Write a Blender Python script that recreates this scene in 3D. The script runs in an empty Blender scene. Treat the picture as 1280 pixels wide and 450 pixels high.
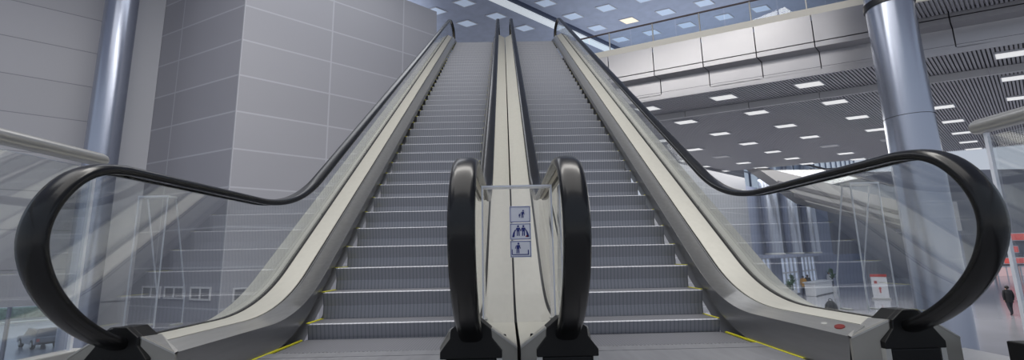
import bpy, bmesh, math, random
from mathutils import Vector, Matrix
random.seed(4)
S = 0.7                      # metres per layout unit
SC = bpy.context.scene
COL = SC.collection
PI = math.pi

# ------------------------------------------------------------------ materials
def lin(c):
    return tuple(((v/255)/12.92 if v/255 <= 0.04045 else ((v/255+0.055)/1.055)**2.4) for v in c) + (1,)

def mat(name, rgb, rough=0.5, metal=0.0, spec=0.5, noise=0, nscale=8, bump=0, stretch=None, coat=0):
    m = bpy.data.materials.new(name); m.use_nodes = True
    nt = m.node_tree; b = nt.nodes['Principled BSDF']
    c = lin(rgb)
    b.inputs['Base Color'].default_value = c
    b.inputs['Roughness'].default_value = rough
    b.inputs['Metallic'].default_value = metal
    b.inputs['Specular IOR Level'].default_value = spec
    b.inputs['Coat Weight'].default_value = coat
    if noise or bump:
        tc = nt.nodes.new('ShaderNodeTexCoord'); mp = nt.nodes.new('ShaderNodeMapping')
        nt.links.new(tc.outputs['Object'], mp.inputs['Vector'])
        if stretch: mp.inputs['Scale'].default_value = stretch
        n = nt.nodes.new('ShaderNodeTexNoise'); n.inputs['Scale'].default_value = nscale
        n.inputs['Detail'].default_value = 5
        nt.links.new(mp.outputs['Vector'], n.inputs['Vector'])
        if noise:
            r = nt.nodes.new('ShaderNodeMapRange')
            r.inputs['From Min'].default_value = 0.3; r.inputs['From Max'].default_value = 0.7
            r.inputs['To Min'].default_value = 1-noise; r.inputs['To Max'].default_value = 1+noise
            nt.links.new(n.outputs['Fac'], r.inputs['Value'])
            mx = nt.nodes.new('ShaderNodeVectorMath'); mx.operation = 'SCALE'
            mx.inputs[0].default_value = c[:3]
            nt.links.new(r.outputs['Result'], mx.inputs['Scale'])
            nt.links.new(mx.outputs['Vector'], b.inputs['Base Color'])
        if bump:
            bp = nt.nodes.new('ShaderNodeBump'); bp.inputs['Strength'].default_value = bump
            bp.inputs['Distance'].default_value = 0.01
            nt.links.new(n.outputs['Fac'], bp.inputs['Height'])
            nt.links.new(bp.outputs['Normal'], b.inputs['Normal'])
    return m

def emit(name, rgb, strength):
    m = bpy.data.materials.new(name); m.use_nodes = True
    b = m.node_tree.nodes['Principled BSDF']
    b.inputs['Base Color'].default_value = lin(rgb)
    b.inputs['Emission Color'].default_value = lin(rgb)
    b.inputs['Emission Strength'].default_value = strength
    return m

def glass(name, tint=(0.95, 0.97, 0.98), ior=1.5, rough=0.0):
    m = bpy.data.materials.new(name); m.use_nodes = True
    nt = m.node_tree; nt.nodes.clear()
    o = nt.nodes.new('ShaderNodeOutputMaterial'); mx = nt.nodes.new('ShaderNodeMixShader')
    t = nt.nodes.new('ShaderNodeBsdfTransparent'); g = nt.nodes.new('ShaderNodeBsdfGlossy')
    f = nt.nodes.new('ShaderNodeFresnel'); f.inputs['IOR'].default_value = ior
    geo = nt.nodes.new('ShaderNodeNewGeometry')
    t.inputs['Color'].default_value = tint + (1,)
    g.inputs['Roughness'].default_value = rough; g.inputs['Color'].default_value = (1, 1, 1, 1)
    # fresnel of the outward face whichever side it is seen from
    inv = nt.nodes.new('ShaderNodeVectorMath'); inv.operation = 'SCALE'; 
    mr = nt.nodes.new('ShaderNodeMath'); mr.operation = 'MULTIPLY_ADD'
    mr.inputs[1].default_value = -2; mr.inputs[2].default_value = 1
    lay = nt.nodes.new('ShaderNodeLayerWeight')
    nt.nodes.remove(inv); nt.nodes.remove(mr); nt.nodes.remove(lay); nt.nodes.remove(f)
    # Schlick fresnel from the facing angle, the same on both faces of the sheet
    dot = nt.nodes.new('ShaderNodeVectorMath'); dot.operation = 'DOT_PRODUCT'
    nt.links.new(geo.outputs['Incoming'], dot.inputs[0]); nt.links.new(geo.outputs['Normal'], dot.inputs[1])
    ab = nt.nodes.new('ShaderNodeMath'); ab.operation = 'ABSOLUTE'
    nt.links.new(dot.outputs['Value'], ab.inputs[0])
    om = nt.nodes.new('ShaderNodeMath'); om.operation = 'SUBTRACT'; om.inputs[0].default_value = 1
    nt.links.new(ab.outputs[0], om.inputs[1])
    pw = nt.nodes.new('ShaderNodeMath'); pw.operation = 'POWER'; pw.inputs[1].default_value = 5
    nt.links.new(om.outputs[0], pw.inputs[0])
    r0 = ((ior-1)/(ior+1))**2
    ma = nt.nodes.new('ShaderNodeMath'); ma.operation = 'MULTIPLY_ADD'
    ma.inputs[1].default_value = 1-r0; ma.inputs[2].default_value = r0
    nt.links.new(pw.outputs[0], ma.inputs[0])
    nt.links.new(ma.outputs[0], mx.inputs['Fac'])
    nt.links.new(t.outputs[0], mx.inputs[1]); nt.links.new(g.outputs[0], mx.inputs[2])
    nt.links.new(mx.outputs[0], o.inputs['Surface'])
    return m

def tiled(name, rgb, joint, axis, z0, dz, l0, dl, jw=0.035, rough=0.42, noise=0.04):
    """large wall panels: joint lines every dz in height and every dl along a horizontal axis (world metres)"""
    m = mat(name, rgb, rough, 0.0, 0.4)
    nt = m.node_tree; b = nt.nodes['Principled BSDF']
    geo = nt.nodes.new('ShaderNodeNewGeometry')
    def line(vec, off, period):
        d = nt.nodes.new('ShaderNodeVectorMath'); d.operation = 'DOT_PRODUCT'
        d.inputs[1].default_value = vec; nt.links.new(geo.outputs['Position'], d.inputs[0])
        s = nt.nodes.new('ShaderNodeMath'); s.operation = 'SUBTRACT'; s.inputs[1].default_value = off
        nt.links.new(d.outputs['Value'], s.inputs[0])
        p = nt.nodes.new('ShaderNodeMath'); p.operation = 'PINGPONG'; p.inputs[1].default_value = period/2
        nt.links.new(s.outputs[0], p.inputs[0])
        l = nt.nodes.new('ShaderNodeMath'); l.operation = 'LESS_THAN'; l.inputs[1].default_value = jw*S
        nt.links.new(p.outputs[0], l.inputs[0])
        fl = nt.nodes.new('ShaderNodeMath'); fl.operation = 'DIVIDE'; fl.inputs[1].default_value = period
        nt.links.new(s.outputs[0], fl.inputs[0])
        ff = nt.nodes.new('ShaderNodeMath'); ff.operation = 'FLOOR'; nt.links.new(fl.outputs[0], ff.inputs[0])
        return l, ff
    a, fa = line((0, 0, 1), z0*S, dz*S)
    h, fh = line((axis[0], axis[1], 0), l0*S, dl*S)
    mx = nt.nodes.new('ShaderNodeMath'); mx.operation = 'MAXIMUM'
    nt.links.new(a.outputs[0], mx.inputs[0]); nt.links.new(h.outputs[0], mx.inputs[1])
    # each panel a hair different
    cv = nt.nodes.new('ShaderNodeCombineXYZ')
    nt.links.new(fa.outputs[0], cv.inputs[0]); nt.links.new(fh.outputs[0], cv.inputs[1])
    wn = nt.nodes.new('ShaderNodeTexWhiteNoise'); nt.links.new(cv.outputs[0], wn.inputs['Vector'])
    r = nt.nodes.new('ShaderNodeMapRange'); r.inputs['To Min'].default_value = 1-noise; r.inputs['To Max'].default_value = 1+noise
    nt.links.new(wn.outputs['Value'], r.inputs['Value'])
    sc = nt.nodes.new('ShaderNodeVectorMath'); sc.operation = 'SCALE'; sc.inputs[0].default_value = lin(rgb)[:3]
    nt.links.new(r.outputs['Result'], sc.inputs['Scale'])
    c = nt.nodes.new('ShaderNodeMix'); c.data_type = 'RGBA'
    nt.links.new(mx.outputs[0], c.inputs[0])
    nt.links.new(sc.outputs['Vector'], c.inputs[6]); c.inputs[7].default_value = lin(joint)
    nt.links.new(c.outputs[2], b.inputs['Base Color'])
    return m

def grooved(name, rgb, dark, period, rough=0.45, metal=0.35):
    """aluminium with fine lengthwise grooves (object X)"""
    m = mat(name, rgb, rough, metal)
    nt = m.node_tree; b = nt.nodes['Principled BSDF']
    tc = nt.nodes.new('ShaderNodeTexCoord'); sx = nt.nodes.new('ShaderNodeSeparateXYZ')
    nt.links.new(tc.outputs['Object'], sx.inputs[0])
    p = nt.nodes.new('ShaderNodeMath'); p.operation = 'PINGPONG'; p.inputs[1].default_value = period*S/2
    nt.links.new(sx.outputs['X'], p.inputs[0])
    r = nt.nodes.new('ShaderNodeMapRange'); r.inputs['From Min'].default_value = period*S*0.12; r.inputs['From Max'].default_value = period*S*0.2
    nt.links.new(p.outputs[0], r.inputs['Value'])
    c = nt.nodes.new('ShaderNodeMix'); c.data_type = 'RGBA'
    nt.links.new(r.outputs['Result'], c.inputs[0])
    c.inputs[6].default_value = lin(dark); c.inputs[7].default_value = lin(rgb)
    nt.links.new(c.outputs[2], b.inputs['Base Color'])
    return m

M = {}
M['rubber'] = mat('handrail rubber', (12, 12, 13), 0.26, 0, 0.4, coat=0.1)
M['black'] = mat('black plastic', (15, 15, 16), 0.5, 0, .3)
M['seam'] = mat('dark gap', (22, 22, 24), 0.7)
M['tread'] = grooved('step tread aluminium', (122, 123, 129), (104, 105, 111), 0.028)
M['riser'] = grooved('step riser aluminium', (152, 154, 161), (132, 134, 142), 0.045)
M['yellow'] = mat('yellow edging', (205, 200, 40), 0.5)
M['skirt'] = mat('skirt steel', (150, 150, 150), 0.3, 0.85, noise=.05, nscale=5, stretch=(6, .6, 6))
M['deck'] = mat('satin deck steel', (182, 180, 171), 0.5, 0.15, noise=.03, nscale=4, stretch=(8, .5, 8))
M['deck_dull'] = mat('brushed inner deck steel', (184, 183, 180), 0.3, 0.8, noise=.06, nscale=6, stretch=(9, .5, 9))
M['cap'] = mat('end plate steel', (150, 148, 142), 0.36, 0.5, noise=.04)
M['rail'] = mat('handrail guide steel', (150, 142, 128), 0.3, 0.8)
M['strip'] = mat('silver strip', (196, 196, 192), 0.35, 0.5)
M['floorplate'] = mat('floor plate', (134, 135, 140), 0.42, 0.4, noise=.10, nscale=3, stretch=(5, .7, 1))
M['glass'] = glass('balustrade glass', (0.95, 0.965, 0.97), 2.3)
M['gallery_glass'] = glass('gallery glass', (.93, .96, .98), 1.4)
M['acrylic'] = glass('clear acrylic', (0.97, 0.97, 0.98))
M['acryledge'] = mat('acrylic edge', (225, 228, 236), 0.25, 0, 0.6)
M['sticker'] = mat('sticker paper', (232, 233, 242), 0.5)
M['blue'] = mat('sticker blue', (40, 52, 128), 0.5)
M['redbtn'] = mat('dark red button', (112, 34, 30), .4)
M['paleblue'] = mat('sticker line blue', (120, 128, 176), .5)
M['red'] = mat('sign red', (178, 44, 40), 0.5)
M['truss'] = mat('truss cladding', (150, 150, 152), 0.4, 0.4)
U1 = Vector((0.895, -0.446, 0)); U2 = Vector((0.755, 0.656, 0))
C0 = Vector((-11.82, 14.77, 0))
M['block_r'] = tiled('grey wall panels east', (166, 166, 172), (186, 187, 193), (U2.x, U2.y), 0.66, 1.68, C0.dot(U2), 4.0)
M['block_l'] = tiled('grey wall panels west shaded', (150, 150, 157), (174, 175, 182), (U1.x, U1.y), 0.66, 1.68, C0.dot(U1)-4.79, 4.79)  # darker copy of the block panels, for the face in shade
M['wall_left'] = tiled('pale wall panels', (172, 172, 177), (135, 136, 142), (U2.x, U2.y), 0.72, 1.68, -3.0, 30.0, jw=.02)
M['wall_mid'] = mat('pale plaster', (182, 183, 188), 0.6)
M['wall_far'] = mat('far blue grey wall', (120, 128, 150), 0.5)
M['wall_far_pale'] = tiled('far pale wall', (138, 140, 146), (160, 162, 168), (U2.x, U2.y), 0.5, 2.0, 0, 60)
M['concrete'] = mat('landing floor', (120, 121, 126), 0.35, 0.1, noise=.08, nscale=3)
M['hallfloor'] = mat('polished hall floor', (168, 168, 174), 0.12, 0.0, 0.7, noise=.07, nscale=.35)
M['ceil_up'] = None
M['lampglow'] = emit('lamp diffuser', (238, 238, 236), 0.62)
M['lampoff'] = emit('unlit lamp diffuser', (190, 190, 192), 0.06)
M['lampwarm'] = emit('warm lamp diffuser', (255, 236, 208), 0.62)
M['lampframe'] = mat('lamp frame', (200, 202, 208), 0.5)
M['slat'] = mat('ceiling slat', (168, 168, 174), 0.5, 0.1)
M['void'] = mat('dark ceiling void', (84, 84, 90), 0.8)
M['fascia'] = mat('fascia metal', (176, 175, 178), 0.3, 0.55, noise=.03, nscale=1.2)
M['band'] = mat('pale metal band', (196, 196, 198), 0.4, 0.25)
M['beam_shade'] = mat('painted shade blue', (70, 78, 100), .7)
M['kerb'] = mat('pale kerb', (228, 224, 212), 0.5)
M['column'] = mat('column metal', (168, 174, 188), 0.25, 0.8, noise=.03, nscale=1.0)
M['collar'] = mat('column collar', (20, 21, 26), 0.4)
M['tube'] = mat('brushed tube', (178, 177, 174), 0.3, 0.7)
M['brownrail'] = mat('dark handrail wood', (92, 82, 84), 0.45)
M['white'] = mat('white paint', (222, 223, 226), 0.5)
M['vent'] = mat('vent frame', (205, 205, 208), 0.5)
M['ventslat'] = mat('vent slats', (128, 128, 132), 0.5)
M['beam'] = emit('glowing beam face', (225, 232, 238), 0.42)  # emission gives the white beam its brightness
M['asphalt'] = mat('wet asphalt', (165, 168, 178), 0.18, 0, 0.6, noise=.15, nscale=.4)
M['green'] = mat('hedge green', (140, 160, 140), 0.9, noise=.3, nscale=3)
M['mullion'] = mat('window mullion', (128, 134, 148), 0.35, 0.5)
M['pane'] = glass('window glass', (0.9, 0.94, 0.97))
M['frosted'] = emit('daylit frosted pane', (196, 206, 226), 0.42)
M['truss_dark'] = mat('dark roof steel', (52, 58, 72), 0.5)
M['stripe'] = mat('dark cladding stripe', (70, 70, 76), 0.5)
M['skin'] = mat('skin', (190, 150, 128), 0.6)
M['hair'] = mat('dark hair', (30, 26, 26), 0.6)

def ceil_mat():
    """blue-grey square ceiling tiles, faint joints along the hall's two axes"""
    m = mat('upper ceiling tiles', (172, 180, 202), 0.6)
    nt = m.node_tree; b = nt.nodes['Principled BSDF']
    geo = nt.nodes.new('ShaderNodeNewGeometry')
    n1 = nt.nodes.new('ShaderNodeTexNoise'); n1.inputs['Scale'].default_value = 3.0; n1.inputs['Detail'].default_value = 3
    nt.links.new(geo.outputs['Position'], n1.inputs['Vector'])
    r = nt.nodes.new('ShaderNodeMapRange'); r.inputs['To Min'].default_value = .85; r.inputs['To Max'].default_value = 1.15
    nt.links.new(n1.outputs['Fac'], r.inputs['Value'])
    sc = nt.nodes.new('ShaderNodeVectorMath'); sc.operation = 'SCALE'; sc.inputs[0].default_value = lin((172, 180, 202))[:3]
    nt.links.new(r.outputs['Result'], sc.inputs['Scale'])
    nt.links.new(sc.outputs['Vector'], b.inputs['Base Color'])
    return m
M['ceil_up'] = ceil_mat()

# ------------------------------------------------------------------ mesh builder (layout units)
class MB:
    def __init__(self): self.bm = bmesh.new(); self.mi = 0
    def _f(self, vs):
        try:
            f = self.bm.faces.new(vs); f.material_index = self.mi; return f
        except ValueError: return None
    def hexa(self, p):           # 8 points: bottom 4 ccw, top 4 ccw
        v = [self.bm.verts.new(q) for q in p]
        for q in ((3, 2, 1, 0), (4, 5, 6, 7), (0, 1, 5, 4), (1, 2, 6, 5), (2, 3, 7, 6), (3, 0, 4, 7)): self._f([v[i] for i in q])
        return self
    def box(self, x0, x1, y0, y1, z0, z1):
        return self.hexa([(x0, y0, z0), (x1, y0, z0), (x1, y1, z0), (x0, y1, z0), (x0, y0, z1), (x1, y0, z1), (x1, y1, z1), (x0, y1, z1)])
    def obox(self, c, a, b, ha, hb, z0, z1):     # box about c with horizontal axes a, b
        c = Vector((c[0], c[1], 0)); a = Vector(a); b = Vector(b)
        q = [c-a*ha-b*hb, c+a*ha-b*hb, c+a*ha+b*hb, c-a*ha+b*hb]
        if a.cross(b).z < 0: q.reverse()
        return self.hexa([(p.x, p.y, z0) for p in q]+[(p.x, p.y, z1) for p in q])
    def prism(self, pts, d):     # planar polygon swept by vector d
        d = Vector(d); a = [self.bm.verts.new(p) for p in pts]; b = [self.bm.verts.new(Vector(p)+d) for p in pts]
        self._f(a[::-1]); self._f(b)
        n = len(pts)
        for i in range(n): self._f([a[i], a[(i+1) % n], b[(i+1) % n], b[i]])
        return self
    def rings(self, rings, closed=True, caps=True):
        R = [[self.bm.verts.new(p) for p in r] for r in rings]
        n = len(R[0])
        for a, b in zip(R, R[1:]):
            for i in range(n if closed else n-1):
                j = (i+1) % n; self._f([a[i], a[j], b[j], b[i]])
        if caps and closed: self._f(R[0][::-1]); self._f(R[-1])
        return self
    def tube(self, path, r, n=12, caps=True):
        path = [Vector(p) for p in path]; rs = []
        for i, p in enumerate(path):
            t = (path[min(i+1, len(path)-1)]-path[max(i-1, 0)]).normalized()
            u = t.cross(Vector((0, 0, 1)));
            if u.length < .05: u = t.cross(Vector((1, 0, 0)))
            u.normalize(); w = t.cross(u)
            rr = r[i] if isinstance(r, (list, tuple)) else r
            rs.append([p+u*rr*math.cos(2*PI*k/n)+w*rr*math.sin(2*PI*k/n) for k in range(n)])
        return self.rings(rs, True, caps)
    def lathe(self, c, prof, n=32):      # prof: (r, z)
        return self.rings([[(c[0]+r*math.cos(2*PI*k/n), c[1]+r*math.sin(2*PI*k/n), z) for k in range(n)] for r, z in prof])
    def sphere(self, c, r, n=12, m=8, sz=1.0):
        return self.lathe(c, [(max(r*math.sin(PI*i/m), 1e-4), c[2]-r*sz*math.cos(PI*i/m)) for i in range(m+1)], n)
    def build(self, name, mats, parent=None, origin=(0, 0, 0), smooth=False, bevel=0):
        bmesh.ops.recalc_face_normals(self.bm, faces=self.bm.faces)
        og = Vector(origin)
        for v in self.bm.verts: v.co = (v.co-og)*S
        me = bpy.data.meshes.new(name); self.bm.to_mesh(me); self.bm.free()
        for mm in (mats if isinstance(mats, (list, tuple)) else [mats]): me.materials.append(mm)
        if smooth:
            for p in me.polygons: p.use_smooth = True
            me.set_sharp_from_angle(angle=math.radians(40))
        o = bpy.data.objects.new(name, me); COL.objects.link(o)
        if parent: o.parent = parent
        else: o.location = og*S
        if bevel:
            md = o.modifiers.new('bevel', 'BEVEL'); md.width = bevel*S; md.segments = 2; md.limit_method = 'ANGLE'; md.angle_limit = math.radians(50)
        return o

def tag(o, label=None, cat=None, group=None, kind=None):
    if label: o['label'] = label
    if cat: o['category'] = cat
    if group: o['group'] = group
    if kind: o['kind'] = kind
    return o
def thing(name, loc, label, cat, group=None, kind=None, rz=0):
    o = bpy.data.objects.new(name, None); COL.objects.link(o)
    o.location = Vector(loc)*S; o.rotation_euler.z = rz; o.empty_display_size = .1
    return tag(o, label, cat, group, kind)
def struct(o, label=None):
    o['kind'] = 'structure'
    if label: o['label'] = label
    return o
def copy_tree(o, parent=None):
    c = o.copy(); COL.objects.link(c); c.parent = parent
    for ch in list(o.children): copy_tree(ch, c)
    return c

# ------------------------------------------------------------------ escalators
T = math.tan(math.radians(35)); CI = math.cos(math.radians(35))
TOPZ = 11.0; YEND = 17.4; Y0 = -1.65

def fillet(p, d0, d1, tl, n=14):
    """quadratic-ish arc about corner p with tangent length tl"""
    a = Vector(p)-Vector(d0)*tl; b = Vector(p)+Vector(d1)*tl
    return [a*(1-t)**2+Vector(p)*2*t*(1-t)+b*t*t for t in [i/(n-1) for i in range(n)]]
DI = Vector((CI, math.sin(math.radians(35))))
def edge(hf, c, tl=.7, ys=Y0, ye=YEND, tl2=.9, mid=24):
    """(Y,z) polyline: flat at hf, incline z=T*Y+c, flat at TOPZ+hf"""
    y1 = (hf-c)/T; y2 = (TOPZ+hf-c)/T
    f1 = fillet((y1, hf), (1, 0), DI, tl); f2 = fillet((y2, TOPZ+hf), DI, (1, 0), tl2)
    line = [f1[-1].lerp(f2[0], i/(mid+1)) for i in range(1, mid+1)]
    return [Vector((ys, hf))]+f1+line+f2+[Vector((ye, TOPZ+hf))]
EA = edge(.265, .05); EB = edge(.335, .26); EG = edge(.36, .38)
EO = edge(.25, .20); E0 = edge(-.02, -.10, ys=-1.6); EF = edge(-1.3, -1.75, tl=1.0)

HLOOP = [(-1.52, .225), (-1.68, .275), (-1.86, .345), (-2.03, .43), (-2.21, .56), (-2.37, .735), (-2.46, .93), (-2.46, 1.10), (-2.39, 1.265), (-2.26, 1.41), (-2.09, 1.49), (-1.90, 1.51)]
def smooth_poly(pts, k=2):
    P = [Vector(p) for p in pts]
    for _ in range(k):
        Q = [P[0]]
        for a, b in zip(P, P[1:]): Q += [a.lerp(b, .25), a.lerp(b, .75)]
        P = Q+[P[-1]]
    return P
HC = 1.055
def handrail_path():
    y1 = (1.51-HC)/T; y2 = (TOPZ+1.51-HC)/T
    f1 = fillet((y1, 1.51), (1, 0), DI, .85, 18); f2 = fillet((y2, TOPZ+1.51), DI, (1, 0), .8, 12)
    line = [f1[-1].lerp(f2[0], i/20) for i in range(1, 20)]
    top = [(YEND-.1, 1.51), (YEND+.15, 1.48), (YEND+.33, 1.36), (YEND+.44, 1.15), (YEND+.44, .9), (YEND+.33, .66), (YEND+.1, .48), (YEND-.3, .36)]
    top = smooth_poly([(y, z+TOPZ) for y, z in top], 2)
    return smooth_poly(HLOOP, 2)+f1+line+f2+top
HP = handrail_path()
def path_normals(P):
    N = []
    for i in range(len(P)):
        t = (P[min(i+1, len(P)-1)]-P[max(i-1, 0)]).normalized(); N.append(Vector((-t.y, t.x)))
    return N
HN = path_normals(HP)

def sweep_yz(mb, P, N, x, prof):
    """prof: (dx, dn) closed outline"""
    mb.rings([[(x+dx, p.x+n.x*dn, p.y+n.y*dn) for dx, dn in prof] for p, n in zip(P, N)], True, True)

def escalator(sg, phase, label):
    root = thing('escalator', (sg*1.485, 0, 0), label, 'escalator', 'pair of moving escalators')
    og = (sg*1.485, 0, 0)
    XO, XI = sg*2.29, sg*.54
    xl, xr = min(XO, XI), max(XO, XI)
    hw = (xr-xl)/2; xc = (xr+xl)/2
    # --- steps
    def step_mesh(rh):
        mb = MB()
        mb.mi = 0
        prof = [(0, .001), (.014, .012), (.42, .012), (.42, -.045), (.07, -.045)]
        low = [(.07, -rh-.01), (.03, -rh-.01), (.035, -rh*.5), (.012, -.05)]
        pts = prof+low
        mb.prism([(xl+.012, y, z) for y, z in pts], (xr-xl-.024, 0, 0))
        o = mb.build('step', [M['tread'], M['riser']], root, (xc, 0, 0))
        for p in o.data.polygons:
            if abs(p.normal.y) > .6: p.material_index = 1
        for sx in (-1, 1):
            e = MB(); e.box(xc+sx*(hw-.012)-.018, xc+sx*(hw-.012)+.0005 if sx > 0 else xc+sx*(hw-.012)+.018, .004, .42, .0125, .019)
            e.build('edge_strip', M['yellow'], o, (xc, 0, 0))
        return o
    proto = step_mesh(.30)
    first = True
    zs = {1: .17 if phase == 0 else .14}
    k = 1
    while True:
        y = .4*k+phase; z = zs.get(k, T*y-.08)
        if z > TOPZ: break
        o = proto if first else copy_tree(proto, root)
        first = False
        # origin of step mesh is (xc,0,0); root at og
        o.location = Vector((xc-og[0], y, z-.012))*S
        k += 1
    for i, yy in enumerate((.4*k+phase, .4*k+phase+.4)):
        o = copy_tree(proto, root); o.location = Vector((xc-og[0], yy, TOPZ-.012-.002))*S
    # flat lower step running under the comb, and the comb / floor plate
    b = MB(); b.box(xl+.012, xr-.012, -.42, .42+phase, -.06, 0.0)
    b.build('flat_step', M['tread'], root, og)
    b = MB(); b.box(xl+.005, xr-.005, -.62, -.42, -.05, .014)
    for i in range(46):
        x = xl+.03+i*(xr-xl-.06)/45
        b.hexa([(x-.006, -.42, 0), (x+.006, -.42, 0), (x+.004, -.34, 0), (x-.004, -.34, 0), (x-.006, -.42, .013), (x+.006, -.42, .013), (x+.004, -.34, .004), (x-.004, -.34, .004)])
    b.build('comb_plate', M['floorplate'], root, og)
    b = MB(); b.box(xl+.005, xr-.005, Y0-.6, -.625, -.05, .012); b.build('floor_plate', M['floorplate'], root, og)
    b = MB(); b.box(xl+.005, xr-.005, .4*k+phase+.8, YEND+.4, TOPZ-.06, TOPZ+.004); b.build('upper_floor_plate', M['floorplate'], root, og)
    # --- the two sides
    for X, d in ((XO, sg), (XI, -sg)):         # d: outward
        outer = (X == XO)
        G = X+d*(.36 if outer else .22)+.018
        far = G+d*.40 if outer else .018+sg*.012
        xa, xb = X+d*.02, X+d*(.145 if outer else .09)
        xg = G-d*.026
        b = MB()
        b.rings([[(xa, p.x, p.y), (xa, q.x, q.y), (xa+d*.012, q.x, q.y), (xa+d*.012, p.x, p.y)] for p, q in zip(E0, EA)])
        b.build('skirt_panel', M['skirt'], root, og)
        y = MB(); y.box(min(xa, xa-d*.018), max(xa, xa-d*.018), -1.1, .33+phase, .0, .014)
        y.build('floor_edge_strip', M['yellow'], root, og)
        def sheet(name, x0, P, x1, Q, m, th=.02):
            s = MB()
            s.rings([[(x0, p.x, p.y), (x1, q.x, q.y), (x1, q.x, q.y-th), (x0, p.x, p.y-th)] for p, q in zip(P, Q)])
            return s.build(name, m, root, og, smooth=True)
        sheet('inner_deck', xa+d*.002, EA, xb-d*.011, EB, M['deck_dull'])
        sheet('deck_cover', xb+d*.011, EB, xg, EG, M['deck'])
        sheet('deck_seam', xb-d*.02, [p-Vector((0, .012)) for p in EB], xb+d*.02, [p-Vector((0, .012)) for p in EB], M['seam'])
        sheet('outer_deck', G+d*.025, EG, far, EO, M['deck'])
        # truss side below the outer deck
        s = MB()
        s.rings([[(far, p.x, p.y-.02), (far-d*.02, p.x, p.y-.02), (far-d*.02, q.x, q.y), (far, q.x, q.y)] for p, q in zip(EO, EF)])
        s.build('truss_side', M['truss'] if outer else M['seam'], root, og)
        # glass channel and glass sheets
        s = MB(); s.rings([[(G-d*.025, p.x, p.y-.06), (G+d*.025, p.x, p.y-.06), (G+d*.025, p.x, p.y+.004), (G-d*.025, p.x, p.y+.004)] for p in EG])
        s.build('glass_channel', M['seam'], root, og)
        gt = .022
        inset = [p+n*-.03 for p, n in zip(HP, HN)]
        def at_low(yv):
            for a, c in zip(EG, EG[1:]):
                if a.x <= yv <= c.x: return a.lerp(c, (yv-a.x)/(c.x-a.x))
            return EG[-1]
        i0 = next(i for i, p in enumerate(inset) if p.y > .40)
        ih = next(i for i, p in enumerate(inset) if p.y > 1.3)     # past the bulge
        def idx_top(yv): return next(i for i in range(ih, len(inset)) if inset[i].x >= yv)
        cuts = [1.55]+[1.55+1.95*j for j in range(1, 8)]
        tops = [c-.34 for c in cuts]
        def slab(poly):
            g = MB(); g.prism([(G-gt/2, p.x, p.y) for p in poly], (gt, 0, 0))
            g.build('glass_panel', M['glass'], root, og)
        # newel sheet
        e = idx_top(tops[0])
        low = [p for p in EG if p.x < cuts[0]-.008]
        lowp = [at_low(cuts[0]-.008)]+low[::-1]
        slab(inset[i0:e]+lowp)
        for j in range(len(cuts)-1):
            a, c = cuts[j]+.008, cuts[j+1]-.008; ta, tc_ = tops[j]+.008, tops[j+1]-.008
            up = [inset[i] for i in range(idx_top(ta), idx_top(tc_))]
            line_y = lambda yv: Vector((yv, T*yv+HC-.03/CI))
            up = [line_y(ta)]+[p for p in up if ta < p.x < tc_]+[line_y(tc_)]
            slab(up+[at_low(c)]+[p for p in EG if a < p.x < c][::-1]+[at_low(a)])
        a, ta = cuts[-1]+.008, tops[-1]+.008
        iend = next(i for i in range(len(inset)-1, 0, -1) if inset[i].y > TOPZ+.42)
        up = [Vector((ta, T*ta+HC-.03/CI))]+[inset[i] for i in range(idx_top(ta)+1, iend)]
        slab(up+[EG[-1]]+[p for p in EG if p.x > a][::-1]+[at_low(a)])
        # handrail: steel guide under a rounded rubber grip
        s = MB(); sweep_yz(s, HP, HN, G, [(-.026, -.05), (.026, -.05), (.03, -.02), (-.03, -.02)])
        hr = MB(); w, t = .078, .03
        prof = [(-w, -.012), (-w*.98, .012), (-w*.8, t), (-w*.45, t+.008), (0, t+.01), (w*.45, t+.008), (w*.8, t), (w*.98, .012), (w, -.012), (w*.9, -.028), (w*.55, -.03), (w*.5, -.01), (-w*.5, -.01), (-w*.55, -.03), (-w*.9, -.028)]
        sweep_yz(hr, [p-n*.035 for p, n in zip(HP, HN)], HN, G, prof)
        h = hr.build('handrail', M['rubber'], root, og, smooth=True)
        s.build('handrail_guide', M['rail'], h, og)
        # end plate of the balustrade base: pointed in plan, highest at the newel
        ylo = Y0-.012; yf = ylo-.08
        cs = [(xa, ylo, .265), (G-d*.145, yf, .385), (G+d*.145, yf, .385), (far, ylo, .25)]
        s = MB()
        s.rings([[(x, y, 0), (x, y, z), (x, y+.02, z), (x, y+.02, 0)] for x, y, z in cs]); cap = s.build('end_plate', M['cap'], root, og)
        back = [(xa, ylo+.03, .267), (G-d*.145, ylo+.10, .37), (G+d*.145, ylo+.10, .365), (far, ylo+.03, .252)]
        s = MB()
        s.rings([[(a[0], a[1]-.004, a[2]), (b_[0], b_[1], b_[2]+.006), (b_[0], b_[1], b_[2]-.006), (a[0], a[1]-.004, a[2]-.012)] for a, b_ in zip(cs, back)])
        s.build('end_cover', M['deck_dull'], root, og)
        if not outer:
            for (dx, dy) in ((.09, .06), (.09, .20), (.20, .06), (.22, .16)):
                xx = G+d*dx; zz = .365-.11*(dx/.3)
                s = MB(); s.lathe((xx, Y0+.06+dy), [(.012, zz-.05), (.012, zz+.012), (.006, zz+.016)], 10); s.build('screw', M['seam'], cap, og)
        # handrail inlet: black shroud, box and silver trims
        s = MB()
        pl = [(-.205, .20), (-.205, .245), (-.14, .33), (-.135, .385), (-.055, .45), (.055, .45), (.135, .385), (.14, .33), (.205, .245), (.205, .20)]
        s.prism([(G+x, yf-.025, z) for x, z in pl], (0, .05, 0))
        s.prism([(G-.135, yf+.025, .20), (G-.135, yf+.025, .38), (G-.055, yf+.025, .445), (G+.055, yf+.025, .445), (G+.135, yf+.025, .38), (G+.135, yf+.025, .20)], (0, .14, 0))
        inl = s.build('handrail_inlet', M['black'], root, og, bevel=.006)
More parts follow.
